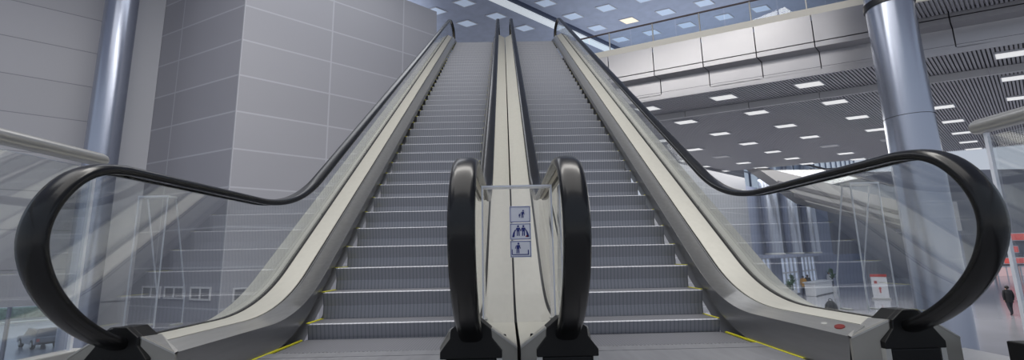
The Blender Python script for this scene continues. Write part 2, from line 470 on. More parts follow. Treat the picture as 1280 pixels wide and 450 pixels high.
        s = MB(); s.box(G-.165, G+.165, yf-.02, yf+.05, 0, .20); s.build('inlet_box', M['black'], inl, og, bevel=.01)
        for q in (-1, 1):
            s = MB(); s.box(G+q*.187-.018, G+q*.187+.018, yf-.018, yf+.05, 0, .20); s.build('trim_strip', M['strip'], inl, og)
    if sg > 0:
        b = MB(); b.rings([[(2.372+.022*math.cos(a*PI/8), -1.47+.05*math.sin(a*PI/8), .292+.55*.022*math.cos(a*PI/8)+h) for a in range(16)] for h in (0, .016)])
        b.build('stop_button', M['redbtn'], root, og)
        b = MB(); b.rings([[(2.372+.014*math.cos(a*PI/8), -1.30+.03*math.sin(a*PI/8), .292+.55*.014*math.cos(a*PI/8)+h) for a in range(16)] for h in (0, .014)])
        b.build('sensor_eye', M['strip'], root, og)
    # truss underside
    s = MB()
    xo2 = XO+sg*.64; xi2 = sg*.03
    s.rings([[(xi2, p.x, p.y), (xo2, p.x, p.y), (xo2, p.x, p.y-.03), (xi2, p.x, p.y-.03)] for p in EF])
    s.build('truss_soffit', M['truss'], root, og)
    return root

escalator(-1, 0.0, 'left escalator of the pair, rising beside the grey panelled block')
escalator(1, -.08, 'right escalator of the pair, rising beside the metal gallery fascia')

# clear acrylic guard standing between the two newels
def barrier(cx, cy, hw, z0, z1, label, zc=None):
    og = (cx, cy, z0)
    t = thing('acrylic_guard', og, label, 'guard')
    zk = z0+.24
    b = MB(); b.box(cx-hw, cx+hw, cy-.006, cy+.006, z0, z1); b.build('front_panel', M['acrylic'], t, og)
    for sx in (-1, 1):
        x = cx+sx*hw
        out = [(cy+.006, z0), (cy+.31, z0), (cy+.31, zk), (cy+.09, z1), (cy+.006, z1)]
        b = MB(); b.prism([(x-.006, y, z) for y, z in out], (.012, 0, 0)); b.build('side_panel', M['acrylic'], t, og)
        b = MB(); b.tube([(x, cy, z0), (x, cy, z1)], .006, 8); b.build('front_edge', M['acryledge'], t, og)
        b = MB(); b.tube([(x, cy+.313, z0), (x, cy+.313, zk), (x, cy+.093, z1)], .006, 8); b.build('rear_edge', M['acryledge'], t, og)
        b = MB(); b.box(x-.022, x+.022, cy+.2, cy+.3, z0-.012, z0+.0)
        b.build('foot_clip', M['strip'], t, og)
    b = MB(); b.box(cx-hw-.006, cx+hw+.006, cy-.006, cy+.10, z1, z1+.014); b.build('top_panel', M['acryledge'], t, og)
    return t
gx, gy = .03, -1.45
gd = barrier(gx, gy, .265, .386, 1.385, 'clear acrylic guard with three blue pictograms standing between the two middle handrails')
og = (gx, gy, .37)
for sg_, lab in ((-1, 'clear acrylic guard standing behind the left newel glass, over the wall vents'), (1, 'clear acrylic guard standing behind the right newel glass, before the white information panel')):
    barrier(sg_*2.88, -1.26, .115, .376, 1.385, lab)
def picto(z0, which):
    x0, x1, h = -.028, .132, .125
    yy = gy-.0075
    s = MB(); s.box(x0, x1, yy-.002, yy, z0, z0+h); st = s.build('pictogram_sticker', M['sticker'], gd, og)
    f = MB()
    for (a, b_, c, d_) in ((x0+.004, x1-.004, z0+.004, z0+.009), (x0+.004, x1-.004, z0+h-.009, z0+h-.004), (x0+.004, x0+.009, z0+.004, z0+h-.004), (x1-.009, x1-.004, z0+.004, z0+h-.004)):
        f.box(a, b_, yy-.0035, yy-.0015, c, d_)
    f.build('sticker_border', M['paleblue'], st, og)
    p = MB(); y1, y0 = yy-.0015, yy-.004
    def man(cx, zb, hh, lean=0):
        p.prism([(cx+hh*.10*math.cos(t*PI/4)+lean*hh*.12, y0, zb+hh*.9+hh*.1*math.sin(t*PI/4)) for t in range(8)], (0, y1-y0, 0))
        p.prism([(cx-hh*.13, y0, zb+hh*.42), (cx+hh*.13, y0, zb+hh*.42), (cx+hh*.16+lean*hh*.1, y0, zb+hh*.77), (cx-hh*.16+lean*hh*.1, y0, zb+hh*.77)], (0, y1-y0, 0))
        for s_ in (-1, 1): p.prism([(cx+s_*hh*.09-hh*.05, y0, zb), (cx+s_*hh*.09+hh*.05, y0, zb), (cx+s_*hh*.07+hh*.05, y0, zb+hh*.44), (cx+s_*hh*.07-hh*.05, y0, zb+hh*.44)], (0, y1-y0, 0))
        for s_ in (-1, 1): p.prism([(cx+s_*hh*.17, y0, zb+hh*.74), (cx+s_*hh*.28, y0, zb+hh*.45), (cx+s_*hh*.22, y0, zb+hh*.43), (cx+s_*hh*.12, y0, zb+hh*.70)], (0, y1-y0, 0))
    if which == 0: man(.07, z0+.035, .06, .8); man(.048, z0+.038, .03)
    elif which == 1:
        man(.035, z0+.03, .08); man(.075, z0+.03, .08)
        for sx, cx in ((-1, .0), (1, .107)): p.prism([(cx+sx*.012*math.cos(a*PI/8)-sx*.002, y0, z0+.02+.06*math.sin(a*PI/16)) for a in range(9)]+[(cx-sx*.006, y0, z0+.02)], (0, y1-y0, 0))
    else:
        man(.03, z0+.03, .08, .5)
        p.prism([(x0+.018, y0, z0+.018), (x1-.02, y0, z0+.018), (x1-.02, y0, z0+.024), (x0+.018, y0, z0+.024)], (0, y1-y0, 0))
        p.prism([(x1-.028, y0, z0+.02), (x1-.02, y0, z0+.02), (x1-.02, y0, z0+.055), (x1-.028, y0, z0+.055)], (0, y1-y0, 0))
        p.prism([(x0+.012, y0, z0+.02), (x0+.018, y0, z0+.02), (x0+.018, y0, z0+.06), (x0+.012, y0, z0+.06)], (0, y1-y0, 0))
    p.build('pictogram', M['blue'], st, og)
    if which == 1:
        r = MB(); r.prism([(.088, y0, z0+.022), (.112, y0, z0+.022), (.112, y0, z0+.03), (.1, y0, z0+.036)], (0, y1-y0, 0)); r.build('red_mark', M['red'], st, og)
for i, z in enumerate((1.095, .965, .835)): picto(z, i)
# ------------------------------------------------------------------ landing and its guards
b = MB(); b.box(-3.9, 3.9, -9, -2.24, -.9, 0)
struct(b.build('floor', M['concrete']), 'grey landing floor in front of the escalators')
b = MB()
b.box(-3.9, -2.97, -2.24, -.8, -.9, 0); b.box(2.97, 3.9, -2.24, -.8, -.9, 0); b.box(-2.97, 2.97, -2.24, -1.0, -.95, -.06)
struct(b.build('floor_edge', M['concrete']))
def guard(sg, yend, label):
    X = sg*3.7; og = (X, yend, 0)
    t = thing('guard_railing', og, label, 'railing', 'glass guard railings at the landing edges')
    y0 = -6.6
    b = MB(); r = .06
    n = 14
    b.tube([(X, y0, 1.79), (X, yend-.06, 1.79), (X, yend-.02, 1.79), (X, yend, 1.79)], [r, r, r*.85, r*.4], 16); b.build('top_tube', M['tube'], t, og, smooth=True)
    b = MB(); b.box(X-.012, X+.012, y0, yend-.10, .18, 1.70); b.build('glass_panel', M['glass'], t, og)
    for i in range(4):
        yy = yend-.10-i*1.9
        b = MB(); b.box(X-.013, X+.013, yy-.013, yy+.013, .16, 1.74); b.build('post', M['acryledge'] if i == 0 else M['strip'], t, og)
    b = MB(); b.box(X-.07, X+.07, y0, yend, 0, .17); b.build('base_rail', M['strip'] if sg < 0 else M['black'], t, og, bevel=.01)
guard(-1, -.80, 'glass guard with steel tube beside the window with the parked car')
guard(1, -1.42, 'glass guard with steel tube beside the walking person in black')

# ------------------------------------------------------------------ left walls
E_ = Vector((-4.1, 21.48, 0)); C_ = C0; K_ = Vector((-17.7, 17.71, 0)); Lf = K_-U2*16
def vwall(name, a, b, z0, z1, m, back, label=None):
    """solid wall between plan points a and b, thickened by vector back"""
    w = MB(); back = Vector(back)
    p = [Vector((a.x, a.y, z0)), Vector((b.x, b.y, z0)), Vector((b.x, b.y, z0))+back, Vector((a.x, a.y, z0))+back]
    if (p[1]-p[0]).cross(p[3]-p[0]).z < 0: p.reverse()
    w.hexa(p+[q+Vector((0, 0, z1-z0)) for q in p])
    return struct(w.build(name, m, None, (a.x, a.y, z0)), label)
HF = -4.0
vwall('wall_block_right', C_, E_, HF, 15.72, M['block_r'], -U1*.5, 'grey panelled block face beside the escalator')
b = MB()
nW0 = Vector((-.446, -.895, 0))
b.prism([(p.x, p.y, HF) for p in (C_+nW0*.012, K_+nW0*.012, K_+U2*6.0, E_-U1*6.0, E_-U1*.5, C_-U1*.5)], (0, 0, 15.72-HF))
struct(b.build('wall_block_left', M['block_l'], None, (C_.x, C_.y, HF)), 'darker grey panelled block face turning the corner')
nL = Vector((-.656, .755, 0))
vwall('wall_left', Lf, K_, -.77, 17.2, M['wall_left'], nL*.5, 'pale panelled wall over the low window')
vwall('wall_left_lower', K_-U2*2.05, K_, HF, -.77, M['wall_mid'], nL*.5)
vwall('wall_left_strip', K_-U2*1.25+Vector((.656, -.755, 0))*.06, K_+Vector((.656, -.755, 0))*.06, -.77, 17.0, M['wall_mid'], nL*.1)
# low windows with mullions
def along(P, d, s): return P+d*s
w = MB()
mid = (Lf+K_-U2*2.05)/2; half = (K_-U2*2.05-Lf).length/2
w.obox(mid+nL*.15, U2, nL, half, .02, HF, -.77); win = struct(w.build('window_1', M['pane']), 'low window strip looking out on the road')
for s in (4.6, 7.0, 9.6, 12.2, 14.8):
    c = K_-U2*s if s != 4.6 else K_-U2*3.87
    b = MB(); b.lathe((c.x, c.y), [(.075, HF), (.075, -.77)], 12); b.build('mullion', M['mullion'], win)
b = MB(); b.obox(mid+nL*.1, U2, nL, half, .1, HF, HF+.12); b.build('window_sill', M['white'], win)

def column(name, c, r, z0, z1, label, collar=None, group=None):
    t = thing(name, (c[0], c[1], z0), label, 'column', group, 'thing'); og = (c[0], c[1], z0)
    b = MB(); b.lathe(c, [(r, z0), (r, z1)], 48); b.build('shaft', M['column'], t, og, smooth=True)
    b = MB(); b.lathe(c, [(r+.12, z0), (r+.12, z0+.12), (r+.02, z0+.16)], 48); b.build('base_ring', M['strip'], t, og)
    if collar:
        b = MB(); b.lathe(c, [(r+.01, collar), (r+.05, collar), (r+.05, collar+.22), (r+.01, collar+.22)], 48); b.build('collar', M['collar'], t, og)
        for i, (zz, rr) in enumerate(((1.1, 0), (2.6, 0))):
            b = MB(); b.lathe(c, [(r-.01, collar-zz*1.0-3), (r+.006, collar-zz-3), (r+.006, collar-zz-2.985), (r-.01, collar-zz-2.985)], 48); b.build('joint_ring', M['seam'], t, og)
    return t
column('column', (-17.6, 15.0), .60, HF, 16.99, 'polished metal column in front of the pale panelled left wall')
column('column', (13.80, 10.3), .69, HF, 16.99, 'polished metal column with a black collar in front of the gallery', collar=9.35)

# vents low on the block
def vent(a, b_, z0, z1, nrm, label):
    c = (a+b_)/2; d = (b_-a).normalized(); h = (b_-a).length/2
    t = thing('wall_vent', (c.x, c.y, z0), label, 'vent', 'white wall vents low on the grey block'); og = (c.x, c.y, z0)
    f = MB(); n = Vector(nrm)
    w = .07
    cc = c+n*.03
    for z_a, z_b in ((z0, z0+w), (z1-w, z1)): f.obox(cc, d, n, h, .03, z_a, z_b)
    for s in (-h+w/2, 0, h-w/2): f.obox(cc+d*s, d, n, w/2, .03, z0+w, z1-w)
    f.build('frame', M['vent'], t, og)
    g = MB()
    k = 6
    for i in range(k):
        zz = z0+w+(z1-z0-2*w)*(i+.5)/k
        g.obox(c+n*.018, d, n, h-w, .012, zz-.025, zz+.02)
    g.build('louvres', M['ventslat'], t, og)
nR = Vector((.656, -.755, 0)); nW = Vector((-.446, -.895, 0))
on_l = lambda s: C_-U1*s
vent(on_l(5.6), on_l(4.15), -.66, -.13, nW, 'small white vent on the darker block face, nearest the left column')
vent(on_l(3.85), on_l(2.4), -.66, -.13, nW, 'small white vent in the middle of three on the darker block face')
vent(on_l(1.95), on_l(.55), -.68, -.13, nW, 'small white vent on the darker block face, nearest its corner')
vent(C_+U2*.45, C_+U2*1.6, -.76, -.19, nR, 'wider white vent on the lighter block face beside the escalator')

# ------------------------------------------------------------------ upper floor, gallery fascia
F0 = Vector((13.08, 13.98, 0))
fp = lambda s, v=0.0: F0+U1*s+U2*v
def slab(name, pts, z0, z1, m, label=None):
    b = MB(); b.prism([(p.x, p.y, z0) for p in pts], (0, 0, z1-z0)); o = b.build(name, m, None, (pts[0].x, pts[0].y, z0)); return struct(o, label)
SL, SR = -11.4, 14.0
slab('floor_upper', [Vector((-3.1, 17.85, 0)), Vector((3.1, 17.85, 0)), fp(SL+.1, .62), fp(SR, .62), fp(SR, 25.6), fp(-26, 25.6), Vector((-3.1, 26, 0))], 8.62, 10.98, M['void'], 'gallery floor slab')
# fascia made of separate metal panels with the folded lower edge
PW = 2.25
k0 = -5
for i in range(-5, 7):
    s0, s1 = .4+PW*i, .4+PW*(i+1)
    if s0 < SL-.2: s0 = SL
    g = .022
    if s1 <= s0+.3: continue
    right = s0 > 3.9
    prof_top = [(-.02, 11.0), (-.02, 9.765)]
    prof_low = [(-.02, 9.72), (-.02, 9.50), (.50, 9.42), (.50, 8.60)]
    t = thing('fascia_panel', tuple(fp((s0+s1)/2, 0))[:2]+(8.6,), 'brushed metal gallery panel, one of the row along the upper floor edge', 'panel', 'metal panels along the gallery edge', 'structure')
    og = tuple(fp((s0+s1)/2, 0))[:2]+(8.6,)
    def strip(prof, name):
        b = MB(); th = .04
        ringpts = prof+[(v+th, z+(.03 if j in (1, 2) and len(prof) > 2 else 0)) for j, (v, z) in list(enumerate(prof))[::-1]]
        A = [(*fp(s0+g, v)[:2], z) for v, z in ringpts]; B = [(*fp(s1-g, v)[:2], z) for v, z in ringpts]
        b.rings([A, B]); return b.build(name, M['fascia'], t, og)
    strip(prof_top, 'upper_sheet'); strip(prof_low, 'folded_sheet')
b = MB(); b.prism([(*fp(SL, .06)[:2], 8.61), (*fp(SR, .06)[:2], 8.61), (*fp(SR, .08)[:2], 8.61), (*fp(SL, .08)[:2], 8.61)], (0, 0, .01))
struct(b.build('trim_1', M['void']))
# kerb seen below the gallery glass
b = MB(); b.prism([(*fp(SL+.05, .02)[:2], 11.0), (*fp(SR, .02)[:2], 11.0), (*fp(SR, .22)[:2], 11.0), (*fp(SL+.05, .22)[:2], 11.0)], (0, 0, .34))
struct(b.build('trim_2', M['kerb']), 'pale kerb along the gallery edge')
# soffit of the higher floor to the right of the column
slab('ceiling_soffit', [fp(3.4, -1.9), fp(14, -1.9), fp(14, -.03), fp(3.4, -.03)], 10.0, 11.0, M['fascia'], 'soffit over the right part of the gallery edge')
b = MB()
s = 3.45
while s < 14:
    b.prism([(*fp(s, -1.85)[:2], 9.9), (*fp(s+.085, -1.85)[:2], 9.9), (*fp(s+.085, -.04)[:2], 9.9), (*fp(s, -.04)[:2], 9.9)], (0, 0, .08)); s += .135
struct(b.build('ceiling_soffit_slats', M['slat'], None, (*fp(8, -1)[:2], 9.9)))
b = MB(); b.prism([(*fp(3.4, -1.98)[:2], 9.85), (*fp(14, -1.98)[:2], 9.85), (*fp(14, -1.9)[:2], 9.85), (*fp(3.4, -1.9)[:2], 9.85)], (0, 0, .2))
struct(b.build('trim_3', M['kerb']))

# gallery balustrade
og = (*fp(0, .1)[:2], 11.34)
t = thing('gallery_balustrade', og, 'glass gallery balustrade with a thin dark handrail above the metal fascia', 'balustrade')
b = MB(); a, c = fp(SL+.2, .1), fp(SR, .1); b.tube([(a.x, a.y, 12.33), (c.x, c.y, 12.33)], .045, 10); b.build('handrail', M['brownrail'], t, og, smooth=True)
for i in range(-10, 12):
    s = -1.93+1.1*i
    if s < SL+.3 or s > SR: continue
    p = fp(s, .1)
    if i % 2 == 0:
        b = MB(); b.lathe((p.x, p.y), [(.035, 11.34), (.035, 12.3)], 10); b.build('post', M['strip'], t, og)
    q0, q1 = fp(s+.03, .1), fp(s+1.07, .1)
    b = MB(); b.prism([(q0.x, q0.y, 11.3), (q1.x, q1.y, 11.3), (q1.x, q1.y, 12.25), (q0.x, q0.y, 12.25)], U2*.02); b.build('glass_panel', M['gallery_glass'], t, og)

# ------------------------------------------------------------------ lower slatted ceiling with lamps
b = MB()
s = -19.5
while s < 13.8:
    A, B = fp(s, .55), fp(s, 27.9)
    b.prism([(A.x, A.y, 8.45), (A.x+U1.x*.085, A.y+U1.y*.085, 8.45), (B.x+U1.x*.085, B.y+U1.y*.085, 8.45), (B.x, B.y, 8.45)], (0, 0, .09)); s += .135
struct(b.build('ceiling_hall', M['slat'], None, (*fp(0, 12)[:2], 8.45)), 'grey slatted ceiling under the gallery')
slab('ceiling_hall_void', [fp(-20, .53), fp(14, .53), fp(14, 28), fp(-20, 28)], 8.55, 8.61, M['void'])
b = MB(); b.prism([(*fp(-19.6, .5)[:2], 8.4), (*fp(14, .5)[:2], 8.4), (*fp(14, .56)[:2], 8.4), (*fp(-19.6, .56)[:2], 8.4)], (0, 0, .25))
struct(b.build('trim_4', M['fascia']))
for i in range(-8, 5):      # metal band crossing the ceiling
    s0, s1 = -.55+3.1*i, -.55+3.1*(i+1)
    b = MB(); b.prism([(*fp(s0+.02, 3.6)[:2], 8.12), (*fp(s1-.02, 3.6)[:2], 8.12), (*fp(s1-.02, 3.75)[:2], 8.12), (*fp(s0+.02, 3.75)[:2], 8.12)], (0, 0, .32))
    o = b.build('ceiling_band', M['band'], None, (*fp((s0+s1)/2, 3.7)[:2], 8.12)); struct(o)

def lamp_proto(z, w, d, group):
    t = thing('ceiling_lamp', (0, 0, z), 'x', 'lamp', group)
    b = MB(); b.obox((0, 0), U1, U2, w/2, d/2, z-.02, z+.04); b.build('diffuser', M['lampglow'], t, (0, 0, z))
    f = MB()
    for q in (-1, 1):
        p = U2*q*(d/2+.02); f.obox((p.x, p.y), U1, U2, w/2+.04, .02, z-.03, z+.04)
        p = U1*q*(w/2+.02); f.obox((p.x, p.y), U1, U2, .02, d/2, z-.03, z+.04)
    f.build('frame', M['lampframe'], t, (0, 0, z))
    return t
lp = lamp_proto(8.41, .98, .78, 'square lamps in the slatted ceiling')
cols = [6.52, 3.42, -.4, -4.02, -7.72, -11.35, -14.6, -18.0]
rows = [1.88, 5.9, 10.3, 14.75, 19.2, 23.4, 27.2]
rn = ['first row under the gallery', 'row just past the metal ceiling band', 'third row from the gallery edge', 'fourth row from the gallery edge', 'fifth row from the gallery edge', 'second last row', 'last row before the ceiling ends']
cn = ['by the right picture edge', 'just right of the column', 'just left of the column', 'second left of the column', 'third left of the column', 'fourth left of the column', 'fifth left of the column', 'sixth left of the column']
off = {(2, 4), (3, 4), (5, 4)}
first = True
def off_mat(o):
    for ch in o.children:
        if ch.name.startswith('diffuser'):
            ch.data = ch.data.copy(); ch.data.materials.clear(); ch.data.materials.append(M['lampoff'])
F1 = Vector((13., 14., 0))
for r, v in enumerate(rows):
    for c, u in enumerate(cols):
        if (r < 2 and (c == 1 or c > 4)) or (r == 2 and c > 5) or (r == 3 and c > 6) or (c == 0 and r > 3): continue
        o = lp if first else copy_tree(lp); first = False
        p = F1+U1*u+U2*v
        o.location = Vector((p.x, p.y, 8.41))*S
        dark = (c, r) in off
        o['label'] = ('unlit' if dark else 'lit')+' square lamp, '+rn[r]+', '+cn[c]
        if dark: off_mat(o)

# ------------------------------------------------------------------ upper ceiling, its lamps and glowing white beam
slab('ceiling', [Vector((-34, -14, 0)), Vector((34, -14, 0)), Vector((34, 48, 0)), Vector((-34, 48, 0))], 17.0, 17.4, M['ceil_up'], 'blue grey tiled upper ceiling')
up = lamp_proto(16.98, .86, .86, 'small square lamps in the upper ceiling')
first = True
def upper(u, v, label, warm=False):
    global first
    o = up if first else copy_tree(up); first = False
    p = F1+U1*u+U2*v; o.location = Vector((p.x, p.y, 16.98))*S; o['label'] = label
    for ch in o.children:
        if ch.name.startswith('diffuser'):
            if warm:
                ch.data = ch.data.copy(); ch.data.materials.clear(); ch.data.materials.append(M['lampwarm'])
            else:
                ch.data.materials[0] = M['lampup']
M['lampup'] = emit('cool lamp diffuser', (190, 205, 228), 0.30)
on = ['first', 'second', 'third', 'fourth', 'fifth', 'sixth']
for j, v in enumerate((.92, 3.57, 6.24)):
    upper(-18.1, v, 'upper ceiling lamp left of the light beam, %s along the beam' % on[j])
upper(-20.35, 3.5, 'upper ceiling lamp left of the light beam, nearest the grey block top')
upper(-20.3, .9, 'upper ceiling lamp left of the light beam, at the picture top')
for i, u in enumerate((-14.5, -12.2, -9.75, -7.3, -5.0, -2.6)):
    for j, v in enumerate((3.6, 6.27, 8.9, 11.75)):
        # keep only those in view under the picture top
        if j < i-1 or (j == 0 and i > 0): continue
        warm = (i == 1 and j == 2)
        upper(u, v, 'warm lit upper ceiling lamp right of the light beam, unlike its cool neighbours' if warm else 'upper ceiling lamp right of the light beam, %s line from the beam, %s back' % (on[i], on[j]), warm)
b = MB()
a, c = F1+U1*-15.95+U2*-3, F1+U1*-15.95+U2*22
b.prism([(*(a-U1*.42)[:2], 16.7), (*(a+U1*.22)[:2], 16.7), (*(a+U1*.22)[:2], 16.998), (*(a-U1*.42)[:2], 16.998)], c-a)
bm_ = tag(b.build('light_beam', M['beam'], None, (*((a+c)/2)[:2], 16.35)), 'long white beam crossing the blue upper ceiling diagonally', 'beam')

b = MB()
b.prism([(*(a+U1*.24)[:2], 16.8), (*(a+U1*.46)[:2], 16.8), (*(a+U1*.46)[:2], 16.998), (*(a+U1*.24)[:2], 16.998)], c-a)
struct(b.build('ceiling_beam_shade', M['beam_shade'], None, (*((a+c)/2)[:2], 16.8)))  # dark strip standing in for the shade beside the beam
# ------------------------------------------------------------------ lower hall floor and far walls
slab('floor_hall', [Vector((Lf.x, Lf.y, 0)), K_, K_+U2*40, Vector((70, 110, 0)), Vector((110, 60, 0)), Vector((70, -20, 0)), Vector((-20, -20, 0))], HF-.4, HF, M['hallfloor'], 'polished grey floor of the lower hall')
W0 = Vector((21.3, 39.0, 0)); wn = Vector((-.656, .755, 0)); wq = -wn
vwall('wall_far_pale', W0-U2*14, W0+U2*3.75, HF, 16.9, M['wall_far_pale'], wn*.4, 'pale far wall below the slatted ceiling')
vwall('wall_far', W0+U2*3.75, W0+U2*30, .2, 7.4, M['wall_far'], wn*.4, 'blue grey far wall')
vwall('wall_far_base', W0+U2*25, W0+U2*46, HF, .2, M['wall_far'], wn*.4)
spots = [(3.8, 8.0), (10.9, 16.0), (17.2, 22.2)]
prev = 3.75
for i, (s0, s1) in enumerate(spots):
    if s0-prev > .1: vwall('wall_far_pier', W0+U2*prev, W0+U2*s0, HF, .2, M['wall_far'], wn*.4)
    prev = s1
    og = tuple(W0+U2*(s0+s1)/2)[:2]+(HF,)
    pane = MB(); pane.obox(W0+U2*(s0+s1)/2+wn*.2, U2, wn, (s1-s0)/2, .03, HF, .2)
    wo = struct(pane.build('window_%d' % (i+2), M['frosted']), 'bright glazed hall doors at the far wall')
    f = MB()
    for q in range(5): f.obox(W0+U2*(s0+(s1-s0)*q/4)+wn*.1, U2, wn, .07, .08, HF, .2)
    for z in (HF, -1.6, .05): f.obox(W0+U2*(s0+s1)/2+wn*.1, U2, wn, (s1-s0)/2, .08, z, z+.14)
    f.build('window_frame', M['lampframe'], wo)
vwall('wall_far_pier', W0+U2*22.2, W0+U2*25, HF, .2, M['wall_far'], wn*.4)
b = MB(); cc = W0+U2*13; b.obox(cc+wq*.93, U2, wn, 10, .92, .2, .5); struct(b.build('trim_5', M['wall_far']))
for i, (s_, lab) in enumerate(((6.6, 'far half column above the hall doors, nearest the pale wall'), (12.2, 'far half column above the hall doors, middle of three'), (18.4, 'far half column above the hall doors, farthest from the pale wall'))):
    c = W0+U2*s_+wq*1.0
    column('column', (c.x, c.y), .8, .5, 16.8, lab, group='far columns above the hall doors')
# glazing above the far wall, roof steel
og = tuple(W0+U2*30)[:2]+(7.4,)
gz = MB(); gz.obox(W0+U2*34+wn*2, U2, wn, 30, .05, 7.4, 16.9); go = struct(gz.build('window_5', M['pane']), 'high glazing above the far wall')
f = MB()
for i in range(0, 21): f.obox(W0+U2*(4+3*i)+wn*1.9, U2, wn, .08, .1, 7.4, 16.9)
for z in (9.6, 12.6): f.obox(W0+U2*34+wn*1.9, U2, wn, 30, .1, z, z+.12)
f.build('window_frame', M['mullion'], go)
t = thing('roof_truss', (33, 42, 9.0), 'dark roof truss seen through the right newel glass', 'truss')
og = (33, 42, 9.0)
b = MB(); b.tube([(29, 40, 8.55), (41, 42, 9.4)], .12, 8); b.build('bottom_chord', M['truss_dark'], t, og)
b = MB(); b.tube([(29, 40, 12.2), (41, 42, 12.6)], .12, 8); b.build('top_chord', M['truss_dark'], t, og)
for p in ((-2.6, 2.6), (0, 3.3), (2.4, 2.6)):
    b = MB(); b.tube([(37.5, 41.4, 9.15), (37.5+p[0], 41.4+p[0]*.17, 9.15+p[1])], .1, 8); b.build('web_bar', M['truss_dark'], t, og)

# distant stair flight with its dark striped cladding
DY = 37.0
M['cladding'] = mat('distant cladding', (128, 128, 130), .5, .2)
t = thing('distant_escalator', (28, DY, HF), 'distant inclined escalator with dark stripes behind the right newel glass', 'escalator')
og = (28, DY, HF)
def incl(x0, z0, x1, z1, h, ya, yb, name, m):
    b = MB(); b.hexa([(x0, ya, z0-h), (x1, ya, z1-h), (x1, yb, z1-h), (x0, yb, z0-h), (x0, ya, z0), (x1, ya, z1), (x1, yb, z1), (x0, yb, z0)]); b.build(name, m, t, og)
xa_, za_, xb_, zb_ = 22.6, 8.75, 36.3, 4.95
b = MB(); b.prism([(22.6, DY, 8.75), (36.3, DY, 4.95), (36.3, DY, 2.65), (27.2, DY, 5.2)], (0, 1.6, 0)); b.build('cladding', M['cladding'], t, og)
for o_ in (.95, 1.75): incl(xa_+.7+1.6*o_, za_-o_-.277*(.7+1.6*o_), xb_-.1, zb_-o_, .36, DY-.06, DY, 'stripe', M['stripe'])
incl(xa_+1.4, za_+.9, xb_, zb_+1.3, 1.3, DY+.2, DY+.24, 'glass_panel', M['glass'])
incl(xa_+1.4, za_+1.05, xb_, zb_+1.45, .14, DY+.14, DY+.3, 'handrail', M['stripe'])
b = MB(); b.box(36.3, 41, DY, DY+1.6, 2.3, 4.95); b.build('landing_box', M['fascia'], t, og)
b = MB(); b.box(39, 41, DY+.2, DY+1.4, HF, 2.3); b.build('support', M['wall_far'], t, og)

# right far side: shopfronts
M['wall_right'] = mat('far grey shop wall', (128, 128, 136), .6)
b = MB(); b.box(48, 92, 74, 75, HF, 14); struct(b.build('wall_right_far', M['wall_right'], None, (70, 74, HF)), 'far wall behind the shops')
M['glow_red'] = emit('lit red sign', (214, 92, 84), 0.42)
M['glow_pink'] = emit('lit shop window', (224, 190, 188), 0.35)
for i, (x, w, z0, z1, m_, lab) in enumerate(((85, 8.0, 1.7, 3.0, 'glow_red', 'red lit shop sign at the far right, topmost of three'), (83, 5.0, -.3, .9, 'glow_red', 'red lit shop sign at the far right, middle of three'), (86, 7.0, -2.1, -1.0, 'glow_red', 'red lit shop sign at the far right, lowest of three'))):
    t = thing('shop_sign', (x, 73.8, z0), lab, 'sign', 'red shop signs at the far right'); og = (x, 73.8, z0)
    b = MB(); b.box(x-w/2, x+w/2, 73.4, 74, z0, z1); b.build('sign_box', M['white'], t, og)
    b = MB(); b.box(x-w/2+.15, x+w/2-.15, 73.34, 73.42, z0+.12, z1-.12); b.build('lit_face', M[m_], t, og)
for i, x in enumerate((79, 83, 87)):
    b = MB(); b.box(x-1.6, x+1.6, 73.7, 73.98, HF, -2.5); o = struct(b.build('window_%d' % (6+i), M['glow_pink'], None, (x, 73.8, HF)))
    f = MB()
    for q in (-1.6, 0, 1.6): f.box(x+q-.08, x+q+.08, 73.6, 73.72, HF, -2.5)
    f.box(x-1.7, x+1.7, 73.6, 73.72, -2.6, -2.4); fo = f.build('window_frame', M['white'], None, (x, 73.8, HF)); fo.parent = o; fo.location = (0, 0, 0)

